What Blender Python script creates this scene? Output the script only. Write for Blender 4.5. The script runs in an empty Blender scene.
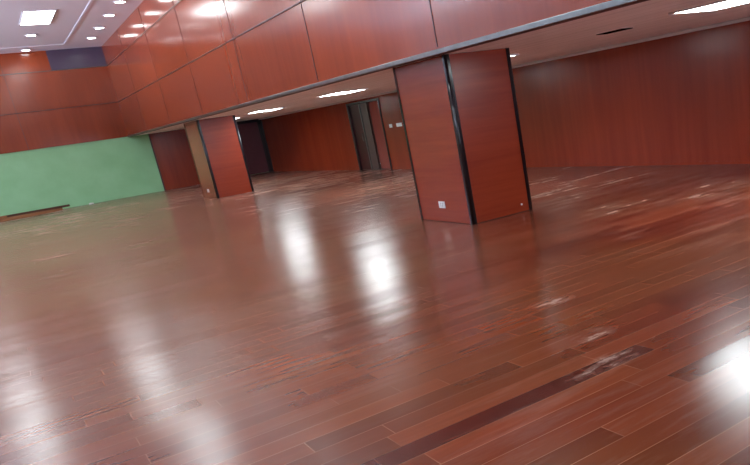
import bpy, bmesh, math, random
from mathutils import Vector, Matrix

random.seed(4)
SC = bpy.context.scene
COL = SC.collection

# ------------------------------------------------------------------ camera
F_PX, YAW, PITCH, ROLL, CX, CY = 722.74, 0.61143, 0.29063, -0.14919, 163.15, 78.61
EYE = 1.6
fw = Vector((math.sin(YAW)*math.cos(PITCH), math.cos(YAW)*math.cos(PITCH), -math.sin(PITCH)))
rt = Vector((math.cos(YAW), -math.sin(YAW), 0))
up = rt.cross(fw)
r2 = rt*math.cos(ROLL) + up*math.sin(ROLL)
u2 = -rt*math.sin(ROLL) + up*math.cos(ROLL)
cam = bpy.data.cameras.new('camera')
cam.sensor_width = 36
cam.lens = F_PX*36/750
cam.shift_x = -CX/750
cam.shift_y = CY/750
cam.clip_start = 0.05
cam.clip_end = 200
co = bpy.data.objects.new('camera', cam)
COL.objects.link(co)
m = Matrix((( r2.x, u2.x, -fw.x, 0), (r2.y, u2.y, -fw.y, 0), (r2.z, u2.z, -fw.z, EYE), (0, 0, 0, 1)))
co.matrix_world = m
SC.camera = co

# ------------------------------------------------------------------ world, exposure
w = bpy.data.worlds.new('world')
SC.world = w
w.use_nodes = True
wt = w.node_tree
wg_ = wt.nodes.new('ShaderNodeTexCoord')
ws_ = wt.nodes.new('ShaderNodeSeparateXYZ')
wt.links.new(wg_.outputs['Generated'], ws_.inputs[0])
wr_ = wt.nodes.new('ShaderNodeMapRange')      # dim sky above, bright lower half added to light the ceiling
wr_.inputs[1].default_value, wr_.inputs[2].default_value = -0.08, 0.05
wt.links.new(ws_.outputs[2], wr_.inputs[0])
wm_ = wt.nodes.new('ShaderNodeMix')
wm_.data_type = 'RGBA'
wt.links.new(wr_.outputs[0], wm_.inputs[0])
wm_.inputs[6].default_value = (22.0, 24.0, 31.0, 1)
wm_.inputs[7].default_value = (0.7, 0.8, 1.1, 1)
wt.links.new(wm_.outputs[2], wt.nodes['Background'].inputs[0])
wt.nodes['Background'].inputs[1].default_value = 1.0
SC.view_settings.view_transform = 'Standard'
SC.view_settings.look = 'None'
SC.view_settings.gamma = 1
SC.view_settings.use_curve_mapping = False
SC.view_settings.exposure = 0.0
SC.cycles.blur_glossy = 2.0
# portals in the added high windows of the left wall (they only guide sampling of the sky)
for i in range(6):
    pl = bpy.data.lights.new('fill_window_portal', 'AREA')
    pl.shape = 'RECTANGLE'
    pl.size, pl.size_y = 2.4, 4.9
    pl.cycles.is_portal = True
    po = bpy.data.objects.new('fill_window_portal', pl)
    COL.objects.link(po)
    po.location = (-8.0, -3.2+6.1*i+2.45, 3.9)
    po.rotation_euler = (0, -math.pi/2, 0)
pl = bpy.data.lights.new('fill_window_portal', 'AREA')  # portal for the added low window behind the viewer
pl.shape = 'RECTANGLE'
pl.size, pl.size_y = 4.3, 1.45
pl.cycles.is_portal = True
po = bpy.data.objects.new('fill_window_portal', pl)
COL.objects.link(po)
po.location = (7.45, -4.0, 1.425)
po.rotation_euler = (math.pi/2, 0, 0)          # faces +y, into the room
PANEL_E = 19.0       # ceiling troffers
RECESS_E = 36.0       # troffers under the gallery
SPOT_E = 50.0        # round downlights
LIGHT_COL = (0.88, 0.97, 1.0)

# ------------------------------------------------------------------ room measures
YF, XB, XW = 32.6, 4.867, 9.93          # far wall, gallery front, side wall
ZS, Z2, Z3, ZC = 2.2376, 3.545, 4.871, 5.567
ZG = 2.25
XL, YN = -8.0, -4.0                     # walls behind the viewer
XG = 5.62                               # green paint ends here


# ------------------------------------------------------------------ helpers
def lin(r, g, b):
    f = lambda c: ((c/255+0.055)/1.055)**2.4 if c > 10 else c/255/12.92
    return (f(r), f(g), f(b), 1)


class NT:
    def __init__(s, name):
        s.m = bpy.data.materials.new(name)
        s.m.use_nodes = True
        s.t = s.m.node_tree
        s.b = s.t.nodes['Principled BSDF']

    def n(s, typ, ins=None, **kw):
        nd = s.t.nodes.new(typ)
        for k, v in kw.items():
            setattr(nd, k, v)
        for k, v in (ins or {}).items():
            s.set(nd.inputs[k], v)
        return nd

    def set(s, sock, v):
        if hasattr(v, 'is_output'):
            s.t.links.new(v, sock)
        else:
            sock.default_value = v

    def math(s, op, a, b=0.0, c=0.0):
        nd = s.n('ShaderNodeMath', {0: a, 1: b, 2: c}, operation=op)
        return nd.outputs[0]

    def mix(s, fac, a, b, blend='MIX'):
        nd = s.n('ShaderNodeMix', data_type='RGBA', blend_type=blend)
        s.set(nd.inputs[0], fac)
        s.set(nd.inputs[6], a)
        s.set(nd.inputs[7], b)
        return nd.outputs[2]

    def ramp(s, fac, p0, p1):
        nd = s.n('ShaderNodeMapRange', {0: fac, 1: p0, 2: p1, 3: 0.0, 4: 1.0})
        return nd.outputs[0]

    def coords(s, scale=(1, 1, 1), loc=(0, 0, 0)):
        tc = s.n('ShaderNodeTexCoord')
        mp = s.n('ShaderNodeMapping', {'Vector': tc.outputs['Object'], 'Location': loc, 'Scale': scale})
        return mp.outputs[0]

    def noise(s, vec, scale, detail=3.0, rough=0.5):
        return s.n('ShaderNodeTexNoise', {'Vector': vec, 'Scale': scale, 'Detail': detail, 'Roughness': rough}).outputs[0]

    def bump(s, h, strength, dist=0.01):
        b = s.n('ShaderNodeBump', {'Height': h, 'Strength': strength, 'Distance': dist})
        s.t.links.new(b.outputs[0], s.b.inputs['Normal'])


def simple(name, col, rough=0.5, metal=0.0, emit=None, es=0.0, var=0.06, spec=0.5, nscale=9):
    k = NT(name)
    n = k.noise(k.coords(), nscale)
    d = tuple(c*(1-var*2) for c in col[:3])+(1,)
    l = tuple(min(1, c*(1+var)) for c in col[:3])+(1,)
    k.set(k.b.inputs['Base Color'], k.mix(n, d, l))
    k.b.inputs['Roughness'].default_value = rough
    k.b.inputs['Metallic'].default_value = metal
    k.b.inputs['Specular IOR Level'].default_value = spec
    if emit:
        k.b.inputs['Emission Color'].default_value = tuple(emit)+(1,)
        k.b.inputs['Emission Strength'].default_value = es
    return k.m


def laminate(name, dark, light, grain, rough, spec=0.5, bands=0.5):
    """glossy mahogany laminate; grain = object-space scale, small along the grain"""
    k = NT(name)
    a = k.noise(k.coords(grain), 1.0, 6.0, 0.62)
    b = k.noise(k.coords(tuple(g*0.22 for g in grain), (3, 7, 1)), 1.0, 3.0)
    f = k.math('ADD', k.math('MULTIPLY', k.ramp(a, 0.3, 0.7), 1-bands), k.math('MULTIPLY', k.ramp(b, 0.3, 0.7), bands))
    k.set(k.b.inputs['Base Color'], k.mix(f, dark, light))
    k.b.inputs['Roughness'].default_value = rough
    k.b.inputs['Specular IOR Level'].default_value = spec
    return k.m


def floor_material():
    k = NT('glossy_red_plank_floor')
    tc = k.n('ShaderNodeTexCoord')
    sep = k.n('ShaderNodeSeparateXYZ', {0: tc.outputs['Object']})
    x, y = sep.outputs[0], sep.outputs[1]
    HW, LN = 0.168, 1.35
    ry = k.math('DIVIDE', k.math('ADD', y, 0.004), HW)
    row = k.math('FLOOR', ry)
    wn = k.n('ShaderNodeTexWhiteNoise', {'W': row}, noise_dimensions='1D').outputs[0]
    rx = k.math('ADD', k.math('DIVIDE', x, LN), k.math('MULTIPLY', wn, 7.3))
    colm = k.math('FLOOR', rx)
    cell = k.n('ShaderNodeCombineXYZ', {0: row, 1: colm})
    wc = k.n('ShaderNodeTexWhiteNoise', {'Vector': cell.outputs[0]}, noise_dimensions='2D')
    rnd = wc.outputs[0]
    fy, fx = k.math('FRACT', ry), k.math('FRACT', rx)
    ey = k.math('MINIMUM', fy, k.math('SUBTRACT', 1.0, fy))
    ex = k.math('MULTIPLY', k.math('MINIMUM', fx, k.math('SUBTRACT', 1.0, fx)), LN/HW)
    edge = k.math('MINIMUM', ey, ex)
    seam = k.math('LESS_THAN', edge, 0.018)
    # grain along x, shifted per board
    gv = k.n('ShaderNodeCombineXYZ', {0: k.math('MULTIPLY', x, 1.3), 1: k.math('MULTIPLY', y, 16.0), 2: k.math('MULTIPLY', rnd, 40.0)})
    gr = k.noise(gv.outputs[0], 1.0, 5.0, 0.6)
    base = k.mix(k.ramp(rnd, 0.0, 1.0), FLOOR_D, FLOOR_L)
    base = k.mix(k.math('MULTIPLY', k.ramp(gr, 0.35, 0.7), 0.45), base, FLOOR_G)
    # brown / red drift in broad soft patches
    big = k.noise(k.coords((0.35, 0.6, 1), (2, 5, 0)), 1.0, 2.0)
    hall = k.math('MULTIPLY', k.math('SUBTRACT', 1.0, k.ramp(x, 1.5, 5.5)), k.ramp(y, 3.5, 7.0))   # browner on the hall side, away from the viewer
    base = k.mix(k.math('ADD', k.math('MULTIPLY', k.ramp(big, 0.42, 0.62), 0.3), k.math('MULTIPLY', hall, 0.5)), base, FLOOR_B)
    # one darker replacement board row
    inrow = k.math('MULTIPLY', k.math('GREATER_THAN', y, 3.02), k.math('LESS_THAN', y, 3.188))
    inx = k.math('MULTIPLY', k.math('LESS_THAN', x, 2.94), k.math('GREATER_THAN', x, 0.6))
    base = k.mix(k.math('MULTIPLY', k.math('MULTIPLY', inrow, inx), 0.85), base, FLOOR_K)
    # seams catch pale dust
    sd = k.noise(k.coords((0.8, 1.5, 1)), 1.0, 2.0)
    seamc = k.mix(k.ramp(sd, 0.35, 0.6), lin(72, 26, 18), lin(170, 120, 92))
    base = k.mix(k.math('MULTIPLY', seam, 0.4), base, seamc)
    # builders' dust: smears along the boards plus a general film in the far part
    sm = k.noise(k.coords((0.9, 5.5, 1), (1, 4, 0)), 1.0, 6.0, 0.65)
    patch = k.noise(k.coords((0.35, 0.35, 1), (9, 3, 0)), 1.0, 3.0)
    far = k.ramp(y, 6.0, 26.0)
    rside = k.ramp(x, 3.5, 9.0)
    amt = k.math('ADD', 0.10, k.math('ADD', k.math('MULTIPLY', far, 0.5), k.math('MULTIPLY', rside, 0.45)))
    dust = k.math('MULTIPLY', k.math('MULTIPLY', k.ramp(sm, 0.50, 0.72), k.ramp(patch, 0.38, 0.62)), amt)

    fine = k.noise(k.coords((5, 16, 1), (4, 2, 0)), 1.0, 5.0, 0.7)
    soft = k.noise(k.coords((1.6, 5, 1), (4, 2, 0)), 1.0, 3.0, 0.55)

    def blob(cx, cy, rx_, ry_, s):
        dx = k.math('DIVIDE', k.math('SUBTRACT', x, cx), rx_)
        dy = k.math('DIVIDE', k.math('SUBTRACT', y, cy), ry_)
        d = k.math('ADD', k.math('MULTIPLY', dx, dx), k.math('MULTIPLY', dy, dy))
        g = k.math('MAXIMUM', k.math('SUBTRACT', 1.0, d), 0.0)
        return k.math('MULTIPLY', k.math('MULTIPLY', g, k.ramp(fine if rx_ < 0.5 else soft, 0.44, 0.78)), s)
    for bx in ((6.6, 7.0, 0.8, 0.6, 0.6), (7.6, 6.4, 0.9, 0.4, 0.65), (8.2, 6.9, 0.6, 0.5, 0.5), (2.62, 3.12, 0.36, 0.13, 0.8),
               (6.9, 14.5, 1.2, 2.6, 0.6), (8.2, 17.5, 1.4, 3.0, 0.6), (5.5, 13.2, 0.8, 1.4, 0.5),
               (6.9, 8.6, 0.8, 0.5, 0.5), (2.93, 3.57, 0.2, 0.12, 0.9), (3.27, 4.47, 0.25, 0.14, 0.8)):
        dust = k.math('MAXIMUM', dust, blob(*bx))
    film = k.math('MULTIPLY', far, 0.16)
    dust = k.math('MINIMUM', k.math('ADD', dust, film), 0.85)
    base = k.mix(dust, base, lin(184, 160, 144))
    k.set(k.b.inputs['Base Color'], base)
    rg = k.math('ADD', FLOOR_R, k.math('MULTIPLY', dust, 0.22))
    rg = k.math('ADD', rg, k.math('MULTIPLY', k.noise(k.coords((0.8, 6, 1)), 1.0, 3.0), 0.06))
    k.set(k.b.inputs['Roughness'], rg)
    k.b.inputs['Specular IOR Level'].default_value = FLOOR_S
    # every board lies a hair out of level, so reflections break from board to board
    sc_ = k.n('ShaderNodeSeparateColor', {0: wc.outputs[1]})
    warp = k.noise(k.coords((0.5, 7.0, 1), (3, 1, 0)), 1.0, 2.0)
    tx = k.math('MULTIPLY', k.math('SUBTRACT', sc_.outputs[0], 0.5), 0.010)
    ty = k.math('ADD', k.math('MULTIPLY', k.math('SUBTRACT', sc_.outputs[1], 0.5), 0.022), k.math('MULTIPLY', k.math('SUBTRACT', warp, 0.5), 0.03))
    nv = k.n('ShaderNodeCombineXYZ', {0: tx, 1: ty, 2: 1.0})
    nn = k.n('ShaderNodeVectorMath', {0: nv.outputs[0]}, operation='NORMALIZE')
    k.set(k.b.inputs['Normal'], nn.outputs[0])
    return k.m


FLOOR_D, FLOOR_L, FLOOR_G, FLOOR_B, FLOOR_K = lin(76, 22, 12), lin(118, 53, 32), lin(84, 31, 18), lin(116, 74, 40), lin(64, 12, 5)
FLOOR_R, FLOOR_S = 0.185, 0.32

M = {}
M['floor'] = floor_material()
M['ceil'] = simple('white_painted_ceiling', lin(236, 236, 246), 0.55, var=0.02)
M['wallpaint'] = simple('pale_painted_wall', lin(196, 186, 178), 0.6, var=0.03)
M['green'] = None
k = NT('mint_green_emulsion')
gn = k.noise(k.coords((1.3, 1.3, 1.3)), 1.0, 5.0)
k.set(k.b.inputs['Base Color'], k.mix(k.ramp(gn, 0.3, 0.7), lin(136, 192, 138), lin(150, 204, 154)))
k.b.inputs['Roughness'].default_value = 0.55
M['green'] = k.m
M['lam_gallery'] = laminate('mahogany_laminate_upright_grain', lin(126, 50, 22), lin(144, 62, 30), (9, 9, 0.5), 0.17, 0.5)
M['lam_side'] = laminate('deep_red_laminate_upright_grain', lin(122, 38, 18), lin(142, 54, 28), (9, 9, 0.5), 0.24, 0.28)
M['lam_col'] = laminate('red_laminate_level_grain', lin(122, 38, 18), lin(142, 54, 27), (0.8, 0.8, 16), 0.26, 0.5, 0.35)
M['slate'] = simple('blue_grey_gloss', lin(78, 66, 84), 0.2, var=0.15, nscale=1.2)
M['joint'] = simple('dark_panel_joint', lin(74, 34, 28), 0.5)
M['brushed'] = simple('brushed_steel_trim', lin(120, 124, 122), 0.28, 0.9, var=0.2)
M['bronze'] = simple('dull_brown_metal_strip', lin(92, 62, 56), 0.35, 0.5)
M['black'] = simple('black_gloss_corner_trim', lin(20, 15, 19), 0.15, 0.0, spec=0.45)
M['white_plastic'] = simple('white_plastic', lin(225, 228, 225), 0.4)
M['slot'] = simple('dark_slot', lin(14, 11, 10), 1.0, spec=0.0)
M['diff_hall'] = simple('lit_troffer_diffuser', lin(235, 235, 235), 0.4, emit=LIGHT_COL, es=PANEL_E)
M['diff_rec'] = simple('lit_recess_diffuser', lin(235, 235, 235), 0.4, emit=LIGHT_COL, es=RECESS_E)
M['lens'] = simple('lit_downlight_lens', lin(235, 235, 235), 0.4, emit=LIGHT_COL, es=SPOT_E)
M['frame_white'] = simple('white_fixture_frame', lin(215, 215, 218), 0.4)
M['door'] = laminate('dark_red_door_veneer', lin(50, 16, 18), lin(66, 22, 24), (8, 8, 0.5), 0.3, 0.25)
M['door_lit'] = laminate('lit_door_veneer', lin(128, 66, 58), lin(150, 84, 74), (8, 8, 0.5), 0.15, 0.6)  # paler copy of the veneer, the leaf's sheen put into its colour
M['side_grey'] = simple('grey_brown_panel', lin(78, 60, 58), 0.3)
M['door_frame'] = simple('black_brown_door_frame', lin(46, 34, 38), 0.25)
M['dusk'] = simple('bluish_dark_door', lin(96, 50, 58), 0.25)
M['corridor'] = simple('grey_corridor_paint', lin(120, 108, 100), 0.6)
M['timber'] = laminate('raw_brown_timber', lin(116, 76, 48), lin(170, 122, 84), (1.5, 30, 30), 0.7, 0.2)
M['timber_dark'] = laminate('stained_dark_timber', lin(60, 42, 32), lin(96, 66, 48), (1.5, 30, 30), 0.7, 0.2)
M['paper'] = simple('white_paper', lin(225, 228, 222), 0.8)

# soffit: long narrow white strips running with the gallery
k = NT('white_strip_soffit')
sp = k.n('ShaderNodeSeparateXYZ', {0: k.n('ShaderNodeTexCoord').outputs['Object']})
fr = k.math('FRACT', k.math('DIVIDE', sp.outputs[0], 0.30))
ed = k.math('MINIMUM', fr, k.math('SUBTRACT', 1.0, fr))
nz = k.noise(k.coords((5, 0.25, 1)), 1.0, 4.0)
cc = k.mix(k.ramp(nz, 0.35, 0.65), lin(244, 243, 238), lin(254, 252, 248))
cc = k.mix(k.math('MULTIPLY', k.math('LESS_THAN', ed, 0.02), 0.4), cc, lin(120, 96, 84))
k.set(k.b.inputs['Base Color'], cc)
k.b.inputs['Roughness'].default_value = 0.8
k.b.inputs['Specular IOR Level'].default_value = 0.1
M['soffit'] = k.m


def add_box(bm, x0, x1, y0, y1, z0, z1, bevel=0.0, seg=1):
    r = bmesh.ops.create_cube(bm, size=1)
    vs = r['verts']
    for v in vs:
        v.co = Vector(((x0+x1)/2+v.co.x*(x1-x0), (y0+y1)/2+v.co.y*(y1-y0), (z0+z1)/2+v.co.z*(z1-z0)))
    if bevel:
        es = list({e for v in vs for e in v.link_edges})
        bmesh.ops.bevel(bm, geom=es, offset=bevel, segments=seg, affect='EDGES', profile=0.5)
    return bm


def add_cyl(bm, c, r, z0, z1, seg=28, r1=None):
    q = bmesh.ops.create_cone(bm, cap_ends=True, segments=seg, radius1=r, radius2=r if r1 is None else r1, depth=z1-z0)
    for v in q['verts']:
        v.co += Vector((c[0], c[1], (z0+z1)/2))
    return bm


def ring(bm, ro, ri, z0, z1, seg=28):
    L = []
    for rr, z in ((ro, z1), (ro, z0+0.004), (ro-0.01, z0), (ri, z0), (ri, z1)):
        L.append([bm.verts.new((rr*math.cos(2*math.pi*i/seg), rr*math.sin(2*math.pi*i/seg), z)) for i in range(seg)])
    for j in range(len(L)):
        A, B = L[j], L[(j+1) % len(L)]
        for i in range(seg):
            bm.faces.new((A[i], A[(i+1) % seg], B[(i+1) % seg], B[i]))
    bmesh.ops.recalc_face_normals(bm, faces=bm.faces)
    return bm


def boxes(*bs, bevel=0.0, seg=1):
    bm = bmesh.new()
    for b in bs:
        add_box(bm, *b, bevel=bevel, seg=seg)
    return bm


def obj(name, bm, mat, parent=None, smooth=False):
    me = bpy.data.meshes.new(name)
    bm.to_mesh(me)
    bm.free()
    me.materials.append(M[mat])
    if smooth:
        for p in me.polygons:
            p.use_smooth = True
    o = bpy.data.objects.new(name, me)
    COL.objects.link(o)
    if parent:
        o.parent = parent
    return o


def struct(name, bm, mat, parent=None, label=None, cat=None):
    o = obj(name, bm, mat, parent)
    if parent is None:
        o['kind'] = 'structure'
        if label:
            o['label'] = label
        if cat:
            o['category'] = cat
    return o


def tag(o, label, cat, group=None):
    o['label'] = label
    o['category'] = cat
    if group:
        o['group'] = group
    return o


def thing(name, label, cat, loc=(0, 0, 0), rz=0.0, group=None):
    o = bpy.data.objects.new(name, None)
    o.empty_display_size = 0.1
    COL.objects.link(o)
    o.location = loc
    o.rotation_euler = (0, 0, rz)
    return tag(o, label, cat, group)


def dup(root, loc, label, group=None):
    r = root.copy()
    COL.objects.link(r)
    r.location = loc
    r['label'] = label
    if group:
        r['group'] = group
    for ch in list(root.children):
        c = ch.copy()
        COL.objects.link(c)
        c.parent = r
    return r


# ------------------------------------------------------------------ setting
struct('floor', boxes((XL, XW, YN, YF, -0.1, 0)), 'floor', None, 'glossy red-brown plank floor with streaks of pale dust', 'floor')
struct('ceiling', boxes((XL, XB, YN, YF, ZC, ZC+0.15)), 'ceil', None, 'high white hall ceiling with lit panels and round downlights', 'ceiling')
struct('ceiling', boxes((XB+0.16, XW, YN, YF, ZS, ZS+0.15)), 'soffit', None, 'low pale strip ceiling under the gallery, behind the two columns', 'ceiling')

# gallery front: the panelled wall above the columns
wg = struct('wall_gallery', boxes((XB, XB+0.16, YN, YF, ZS, ZC+0.15)), 'lam_gallery', None,
            'upper wall of glossy mahogany laminate panels above the columns', 'wall')
y = YF-4.06
while y > YN:
    struct('panel_joint', boxes((XB-0.006, XB+0.01, y-0.011, y+0.011, ZS+0.075, ZC)), 'joint', wg)
    y -= 4.06
struct('trim_1', boxes((XB-0.018, XB, YN, YF-0.04, Z2-0.013, Z2+0.013), bevel=0.004), 'bronze', None, 'lower thin brown metal strip running along the upper panelled wall', 'trim')
struct('trim_2', boxes((XB-0.018, XB, YN, YF-0.04, Z3-0.013, Z3+0.013), bevel=0.004), 'brushed', None, 'topmost thin metal strip running along the upper panelled wall', 'trim')
struct('trim_3', boxes((XB-0.022, XB, YN, YF-0.04, ZS-0.010, ZS+0.048), bevel=0.006, seg=2), 'brushed', None, 'wide steel edge strip along the bottom of the upper panelled wall', 'trim')
struct('trim_4', boxes((XB, XB+0.16, YN, YF-0.04, ZS-0.010, ZS)), 'joint', None, 'dark underside edge of the upper panelled wall, above the columns', 'trim')

# far wall
wf = struct('wall_far', boxes((XL, XW, YF, YF+0.15, 0, ZC+0.15)), 'green', None, 'mint green painted far wall below red laminate panelling', 'wall')
struct('upper_panelling', boxes((XL, XB, YF-0.035, YF, ZG, ZC)), 'lam_gallery', wf)
sl = struct('corner_patch', boxes((3.05, XB, YF-0.05, YF-0.035, Z3+0.013, ZC)), 'slate', wf)  # thin blue-grey sheet over the top right corner of the far wall
sl['label'] = 'dark blue-grey patch in the top corner'
struct('lower_panelling', boxes((XG, 8.5, YF-0.035, YF, 0, ZS)), 'lam_side', wf)
struct('panelling_edge', boxes((XG-0.05, XG, YF-0.045, YF, 0, ZS)), 'joint', wf)
for x in (-4.6, -1.5, 1.58):
    struct('panel_joint', boxes((x-0.007, x+0.007, YF-0.037, YF-0.03, ZG, ZC)), 'joint', wf)
struct('trim_5', boxes((XL, XB-0.02, YF-0.053, YF-0.035, Z2-0.013, Z2+0.013), bevel=0.004), 'bronze', None, 'lower thin metal strip across the far panelled wall', 'trim')
struct('trim_6', boxes((XL, XB-0.02, YF-0.053, YF-0.035, Z3-0.013, Z3+0.013), bevel=0.004), 'brushed', None, 'upper thin metal strip across the far panelled wall', 'trim')

# side wall of the low part, with an opening for the double door
DY0, DY1, DZ = 20.72, 23.15, 2.13
struct('wall_right', boxes((XW, XW+0.15, YN, DY0, 0, ZS+0.15), (XW, XW+0.15, DY1, YF+0.15, 0, ZS+0.15), (XW, XW+0.15, DY0, DY1, DZ, ZS+0.15)),
       'lam_side', None, 'deep red laminate wall at the back of the low area behind the columns', 'wall')
struct('trim_7', boxes((XW-0.03, XW, YN, YF-0.06, ZS-0.05, ZS), bevel=0.006), 'soffit', None, 'pale cove strip where the low ceiling meets the red wall', 'trim')
# unseen clerestory windows, added high on the left wall to brighten the ceiling
WZ0, WZ1 = 2.7, 5.1
wins = [(YN+0.8+6.1*i, YN+0.8+6.1*i+4.9) for i in range(6)]
bs = [(XL-0.15, XL, YN, YF, 0, WZ0), (XL-0.15, XL, YN, YF, WZ1, ZC+0.15)]
yy = YN
for a, b in wins:
    bs.append((XL-0.15, XL, yy, a, WZ0, WZ1))
    yy = b
bs.append((XL-0.15, XL, yy, YF, WZ0, WZ1))
struct('wall_left', boxes(*bs), 'wallpaint')
for i, (a, b) in enumerate(wins):
    q = (b-a)/3
    struct('fill_window_%d' % (i+1), boxes((XL-0.1, XL-0.05, a, b, WZ0, WZ0+0.06), (XL-0.1, XL-0.05, a, b, WZ1-0.06, WZ1),
           *[(XL-0.1, XL-0.05, a+j*q-0.03, a+j*q+0.03, WZ0+0.06, WZ1-0.06) for j in range(4)]), 'frame_white')
struct('wall_near', boxes((XL-0.15, 5.3, YN-0.15, YN, 0, ZC+0.15), (5.3, XW+0.15, YN-0.15, YN, 0, 0.7), (5.3, XW+0.15, YN-0.15, YN, 2.15, ZC+0.15),
                          (9.6, XW+0.15, YN-0.15, YN, 0.7, 2.15)), 'wallpaint')
struct('fill_window_7', boxes((5.3, 9.6, YN-0.1, YN-0.05, 0.7, 0.76), (5.3, 9.6, YN-0.1, YN-0.05, 2.09, 2.15),
       *[(5.3+j*1.06, 5.36+j*1.06, YN-0.1, YN-0.05, 0.76, 2.09) for j in range(5)]), 'frame_white')  # unseen low window, added to lift the low ceiling
# corridor seen through the open leaf
struct('wall_corridor', boxes((XW+1.3, XW+1.4, DY0-0.6, DY1+1.8, 0, 2.4), (XW+0.15, XW+1.3, DY0-0.7, DY0-0.6, 0, 2.4), (XW+0.15, XW+1.3, DY1+1.8, DY1+1.9, 0, 2.4),
                              (XW+0.15, XW+1.4, DY0-0.7, DY1+1.9, 2.4, 2.5)), 'corridor')
struct('floor', boxes((XW, XW+1.3, DY0-0.6, DY1+1.8, -0.1, -0.002)), 'corridor')

# double door: dark left leaf closed, right leaf swung half open into the corridor
d1 = struct('door_1', boxes((XW-0.03, XW+0.15, DY1-0.10, DY1, 0, DZ), (XW-0.03, XW+0.15, DY0, DY0+0.07, 0, DZ),
                            (XW-0.03, XW+0.15, DY0+0.07, DY1-0.10, DZ-0.07, DZ), bevel=0.006), 'door_frame', None,
            'double door in the red back wall, dark left leaf shut and lighter right leaf ajar', 'door')
ymid = 22.30
struct('door_leaf', boxes((XW+0.03, XW+0.08, ymid, DY1-0.10, 0.01, DZ-0.07), bevel=0.004), 'door', d1)['label'] = 'dark red shut door leaf'
struct('meeting_strip', boxes((XW+0.01, XW+0.05, ymid-0.06, ymid, 0.01, DZ-0.07), bevel=0.004), 'brushed', d1)
struct('side_panel', boxes((XW+0.04, XW+0.08, 21.75, ymid-0.06, 0.01, DZ-0.07), bevel=0.004), 'side_grey', d1)['label'] = 'grey brown narrow panel'
bm = boxes((0, 0.05, 0, 0.96, 0.01, DZ-0.07), bevel=0.004)
lf = struct('door_leaf', bm, 'door_lit', d1)
lf['label'] = 'lighter brown door leaf standing slightly ajar'
lf.location = (XW+0.02, DY0+0.07, 0)
lf.rotation_euler = (0, 0, -0.09)
for (px, py, rz) in ((XW-0.02, ymid+0.10, 0),):
    struct('door_handle', boxes((px, px+0.02, py-0.015, py+0.015, 0.92, 1.16), (px, px+0.05, py-0.012, py+0.012, 0.92, 0.95), (px, px+0.05, py-0.012, py+0.012, 1.13, 1.16), bevel=0.003), 'brushed', d1)

# dark single door at the far end of the low part
d2 = struct('door_2', boxes((8.5, 8.60, YF-0.05, YF, 0, ZS), (9.82, XW-0.0, YF-0.05, YF, 0, ZS), (8.60, 9.82, YF-0.05, YF, 2.12, ZS), bevel=0.004), 'door_frame', None,
            'dark bluish door in the far corner behind the further column', 'door')
struct('door_leaf', boxes((8.60, 9.82, YF-0.03, YF, 0.01, 2.12), bevel=0.002), 'dusk', d2)
struct('trim_8', boxes((XW-0.04, XW, YF-0.35, YF-0.05, 0, ZS-0.05), bevel=0.004), 'door_frame', None, 'dark upright strip in the far corner beside the bluish door', 'trim')

# raised border line on the hall ceiling
struct('trim_9', boxes((3.52, 3.60, YN, 31.14, ZC-0.012, ZC), (XL, 3.60, 31.14, 31.22, ZC-0.012, ZC), bevel=0.003), 'ceil', None, 'thin raised white moulding line framing the hall ceiling', 'trim')
struct('baseboard_right', boxes((XW-0.012, XW, YN, DY0, 0, 0.05), (XW-0.012, XW, DY1, YF-0.4, 0, 0.05)), 'lam_side', None, 'low red skirting strip at the foot of the back wall', 'baseboard')


# ------------------------------------------------------------------ columns
def column(x0, x1, y0, y1, label):
    cx, cy = (x0+x1)/2, (y0+y1)/2
    hx, hy = (x1-x0)/2, (y1-y0)/2
    t = thing('column', label, 'column', (cx, cy, 0), 0, 'square columns clad in red laminate')
    H = ZS
    g = 0.02
    obj('core', boxes((-hx+g, hx-g, -hy+g, hy-g, 0, H)), 'joint', t)
    # four cladding sheets
    obj('cladding_panel', boxes((-hx, -hx+g, -hy+0.03, hy-0.03, 0.008, H-0.004)), 'lam_col', t)
    obj('cladding_panel', boxes((hx-g, hx, -hy+0.03, hy-0.03, 0.008, H-0.004)), 'lam_col', t)
    obj('cladding_panel', boxes((-hx+0.03, hx-0.03, -hy, -hy+g, 0.008, H-0.004)), 'lam_col', t)
    obj('cladding_panel', boxes((-hx+0.03, hx-0.03, hy-g, hy, 0.008, H-0.004)), 'lam_col', t)
    for sx in (-1, 1):
        for sy in (-1, 1):
            bm = bmesh.new()
            X, Y = sx*hx, sy*hy
            wx, wy, p = 0.060, 0.060, 0.010
            xa, xb = sorted((X+sx*p, X-sx*wx))
            ya, yb = sorted((Y+sy*p, Y-sy*wy))
            add_box(bm, xa, xb, ya, yb, 0, H)
            es = [e for e in bm.edges if abs(e.verts[0].co.z-e.verts[1].co.z) > 0.5 and
                  abs(e.verts[0].co.x-(X+sx*p)) < 1e-4 and abs(e.verts[0].co.y-(Y+sy*p)) < 1e-4]
            bmesh.ops.bevel(bm, geom=es, offset=0.028, segments=8, affect='EDGES', profile=0.5)
            o = obj('corner_trim', bm, 'black', t)
            for pg in o.data.polygons:
                pg.use_smooth = abs(pg.normal.x) > 0.02 and abs(pg.normal.y) > 0.02
    return t


COLA = column(5.12, 6.15, 8.53, 10.03, 'nearer large square column clad in red laminate with black corners')
COLB = column(5.19, 6.25, 22.66, 24.34, 'further square column clad in red laminate, near the green wall')

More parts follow.
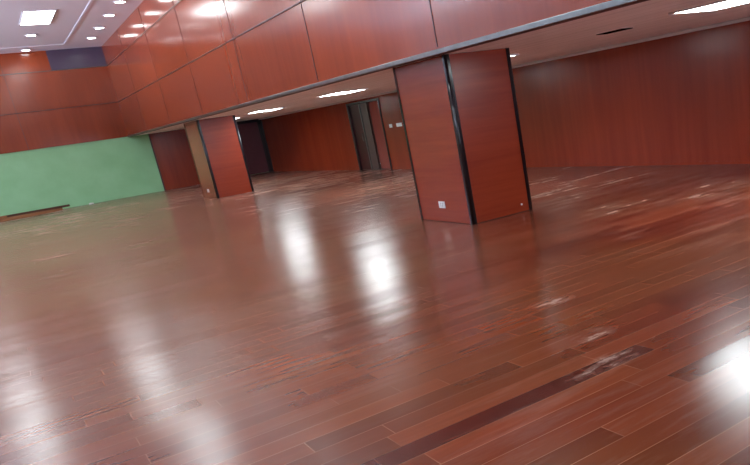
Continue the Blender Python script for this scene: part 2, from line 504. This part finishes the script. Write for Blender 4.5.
# ------------------------------------------------------------------ hall ceiling lights
def troffer(hx, hy, mat, label, group, loc):
    t = thing('panel_light', label, 'light', loc, 0, group)
    fwid = 0.035
    obj('frame', boxes((-hx-fwid, hx+fwid, -hy-fwid, -hy, -0.02, 0), (-hx-fwid, hx+fwid, hy, hy+fwid, -0.02, 0),
                       (-hx-fwid, -hx, -hy, hy, -0.02, 0), (hx, hx+fwid, -hy, hy, -0.02, 0), bevel=0.003), 'frame_white', t)
    obj('diffuser', boxes((-hx, hx, -hy, hy, -0.018, 0), bevel=0.004), mat, t)
    return t


HP = 'rectangular lit panels in the hall ceiling'
p0 = troffer(0.36, 1.08, 'diff_hall', 'large bright rectangular panel light in the hall ceiling at upper left', HP, (2.44, 25.4, ZC))
for x in (-5.9, -0.9, 2.44):
    for y in (25.4, 18.1, 10.8, 3.5):
        if (x, y) != (2.44, 25.4):
            dup(p0, (x, y, ZC), 'rectangular hall ceiling panel light outside the picture', HP)

HD = 'round downlights in the hall ceiling'
t = thing('downlight', 'round downlight at the border of the hall ceiling, nearest the far corner', 'light', (4.27, 30.06, ZC), 0, HD)
obj('trim_ring', ring(bmesh.new(), 0.17, 0.125, -0.022, 0), 'frame_white', t)
obj('lens', add_cyl(bmesh.new(), (0, 0), 0.125, -0.012, 0), 'lens', t)
dl = t
for (x, y, lb) in ((4.27, 27.91, 'round downlight at the ceiling border, second from the far corner'),
                   (4.27, 25.61, 'round downlight at the ceiling border, third from the far corner'),
                   (4.27, 23.51, 'round downlight at the ceiling border, fourth from the far corner, at the picture top'),
                   (2.43, 28.59, 'round downlight just beyond the large rectangular panel light'),
                   (2.43, 32.01, 'round downlight close to the far wall, glowing on its panelling')):
    dup(dl, (x, y, ZC), lb, HD)
OUT = 'round hall ceiling downlight outside the picture'
for y in (21.36, 19.2, 17.05, 14.9, 12.75, 10.6, 8.4, 6.2, 4.0):
    dup(dl, (4.27, y, ZC), OUT, HD)
for (x, y) in ((0.8, 32.01), (-0.9, 32.01), (2.43, 21.8), (-0.9, 21.8), (2.43, 14.5), (-0.9, 28.59)):
    dup(dl, (x, y, ZC), OUT, HD)

RP = 'square lit panels in the low ceiling'
q0 = troffer(0.36, 0.55, 'diff_rec', 'lit panel in the low ceiling, first one left of the nearer column', RP, (6.94, 16.3, ZS))
dup(q0, (6.94, 22.0, ZS), 'lit panel in the low ceiling just right of the further column', RP)
dup(q0, (6.94, 10.5, ZS), 'lit panel in the low ceiling mostly hidden behind the nearer column', RP)
dup(q0, (6.94, 5.38, ZS), 'bright lit panel in the low ceiling at the upper right corner', RP)
dup(q0, (6.94, 0.2, ZS), 'low ceiling panel light outside the picture', RP)
dup(q0, (6.94, 26.4, ZS), 'low ceiling panel light hidden behind the further column', RP)

# slot vent in the soffit
v = thing('ceiling_vent', 'narrow dark slot vent in the low ceiling right of the nearer column', 'vent', (7.18, 7.52, ZS), 0.0)
obj('slot', boxes((-0.10, 0.10, -0.25, 0.25, -0.014, 0)), 'slot', v)
obj('rim', boxes((-0.115, -0.10, -0.27, 0.27, -0.004, 0), (0.10, 0.115, -0.27, 0.27, -0.004, 0), (-0.10, 0.10, -0.27, -0.25, -0.004, 0), (-0.10, 0.10, 0.25, 0.27, -0.004, 0)), 'soffit', v)


# ------------------------------------------------------------------ sockets and switches
def plate_x(name, label, cat, x, y, z, wy, hz, kind):
    """plate on a face that looks towards -x"""
    t = thing(name, label, cat, (x, y, z-hz))
    d = 0.012
    obj('face_plate', boxes((-d, 0, -wy, wy, 0, 2*hz), bevel=0.003, seg=2), 'white_plastic', t)
    if kind == 'socket':
        for zz in (0.62, 1.3):
            for s in (-0.32, 0.32):
                obj('socket_slot', boxes((-d-0.001, -d+0.002, s*wy-0.006, s*wy+0.006, zz*hz-0.008, zz*hz+0.012)), 'slot', t)
    elif kind == 'switch':
        for s in (-0.45, 0.45):
            obj('rocker', boxes((-d-0.006, -d+0.001, s*wy-0.3*wy, s*wy+0.3*wy, 0.4*hz, 1.6*hz), bevel=0.002), 'white_plastic', t)
    return t


plate_x('power_socket', 'white double socket low on the nearer column', 'socket', 5.12, 9.30, 0.255, 0.085, 0.048, 'socket')
plate_x('power_socket', 'small white socket low on the further column', 'socket', 5.19, 23.52, 0.215, 0.10, 0.048, 'socket')
plate_x('light_switch', 'small white switch plate on the red wall, nearer the double door', 'switch', XW, 20.27, 1.285, 0.09, 0.05, 'switch')
plate_x('light_switch', 'wider white switch plate on the red wall, beside the nearer column edge', 'switch', XW, 19.72, 1.29, 0.17, 0.05, 'switch')
bm = bmesh.new()
add_cyl(bm, (0, 0), 0.014, 0, 0.008, 16)
add_cyl(bm, (0, 0), 0.008, 0.008, 0.012, 16)
o = obj('cable_cap', bm, 'white_plastic')
o.rotation_euler = (math.pi/2, 0, 0)
o.location = (5.97, 8.53, 0.11)
tag(o, 'tiny white cap low on the front of the nearer column', 'cap')

# ------------------------------------------------------------------ loose boards by the green wall
BL = ['long brown board nearest the green wall, in the pile on the floor', 'middle brown board in the pile by the green wall',
      'dark stained board lying on top of the pile by the green wall', 'pale front board of the pile by the green wall',
      'short brown board on top of the pile, at its left']
spec = [(-1.9, 1.95, 31.92, 0, 0.09, 0.0, 'timber'), (-2.3, 1.7, 31.72, 0, 0.09, 0.0, 'timber'),
        (-0.9, 2.2, 31.86, 0.09, 0.07, -0.012, 'timber_dark'), (-1.7, 1.2, 31.50, 0, 0.07, 0.01, 'timber'),
        (-2.2, 0.25, 31.62, 0.09, 0.08, 0.01, 'timber')]
for (xa, xb, yc, z0, hh, rz, mt), lb in zip(spec, BL):
    L = xb-xa
    bm = boxes((-L/2, L/2, -0.07, 0.07, 0, hh), bevel=0.006)
    o = obj('timber_board', bm, mt)
    o.location = ((xa+xb)/2, yc, z0)
    o.rotation_euler = (0, 0, rz)
    tag(o, lb, 'board', 'loose boards by the green wall')

# crumpled scrap of paper
bm = bmesh.new()
bmesh.ops.create_icosphere(bm, subdivisions=2, radius=0.055)
for vv in bm.verts:
    vv.co *= random.uniform(0.7, 1.1)
    vv.co.x *= 1.7
    vv.co.z = max(vv.co.z*0.7, -0.02)+0.02
o = obj('paper_scrap', bm, 'paper')
o.location = (2.93, 32.35, 0)
tag(o, 'small white paper scrap on the floor against the green wall', 'paper')
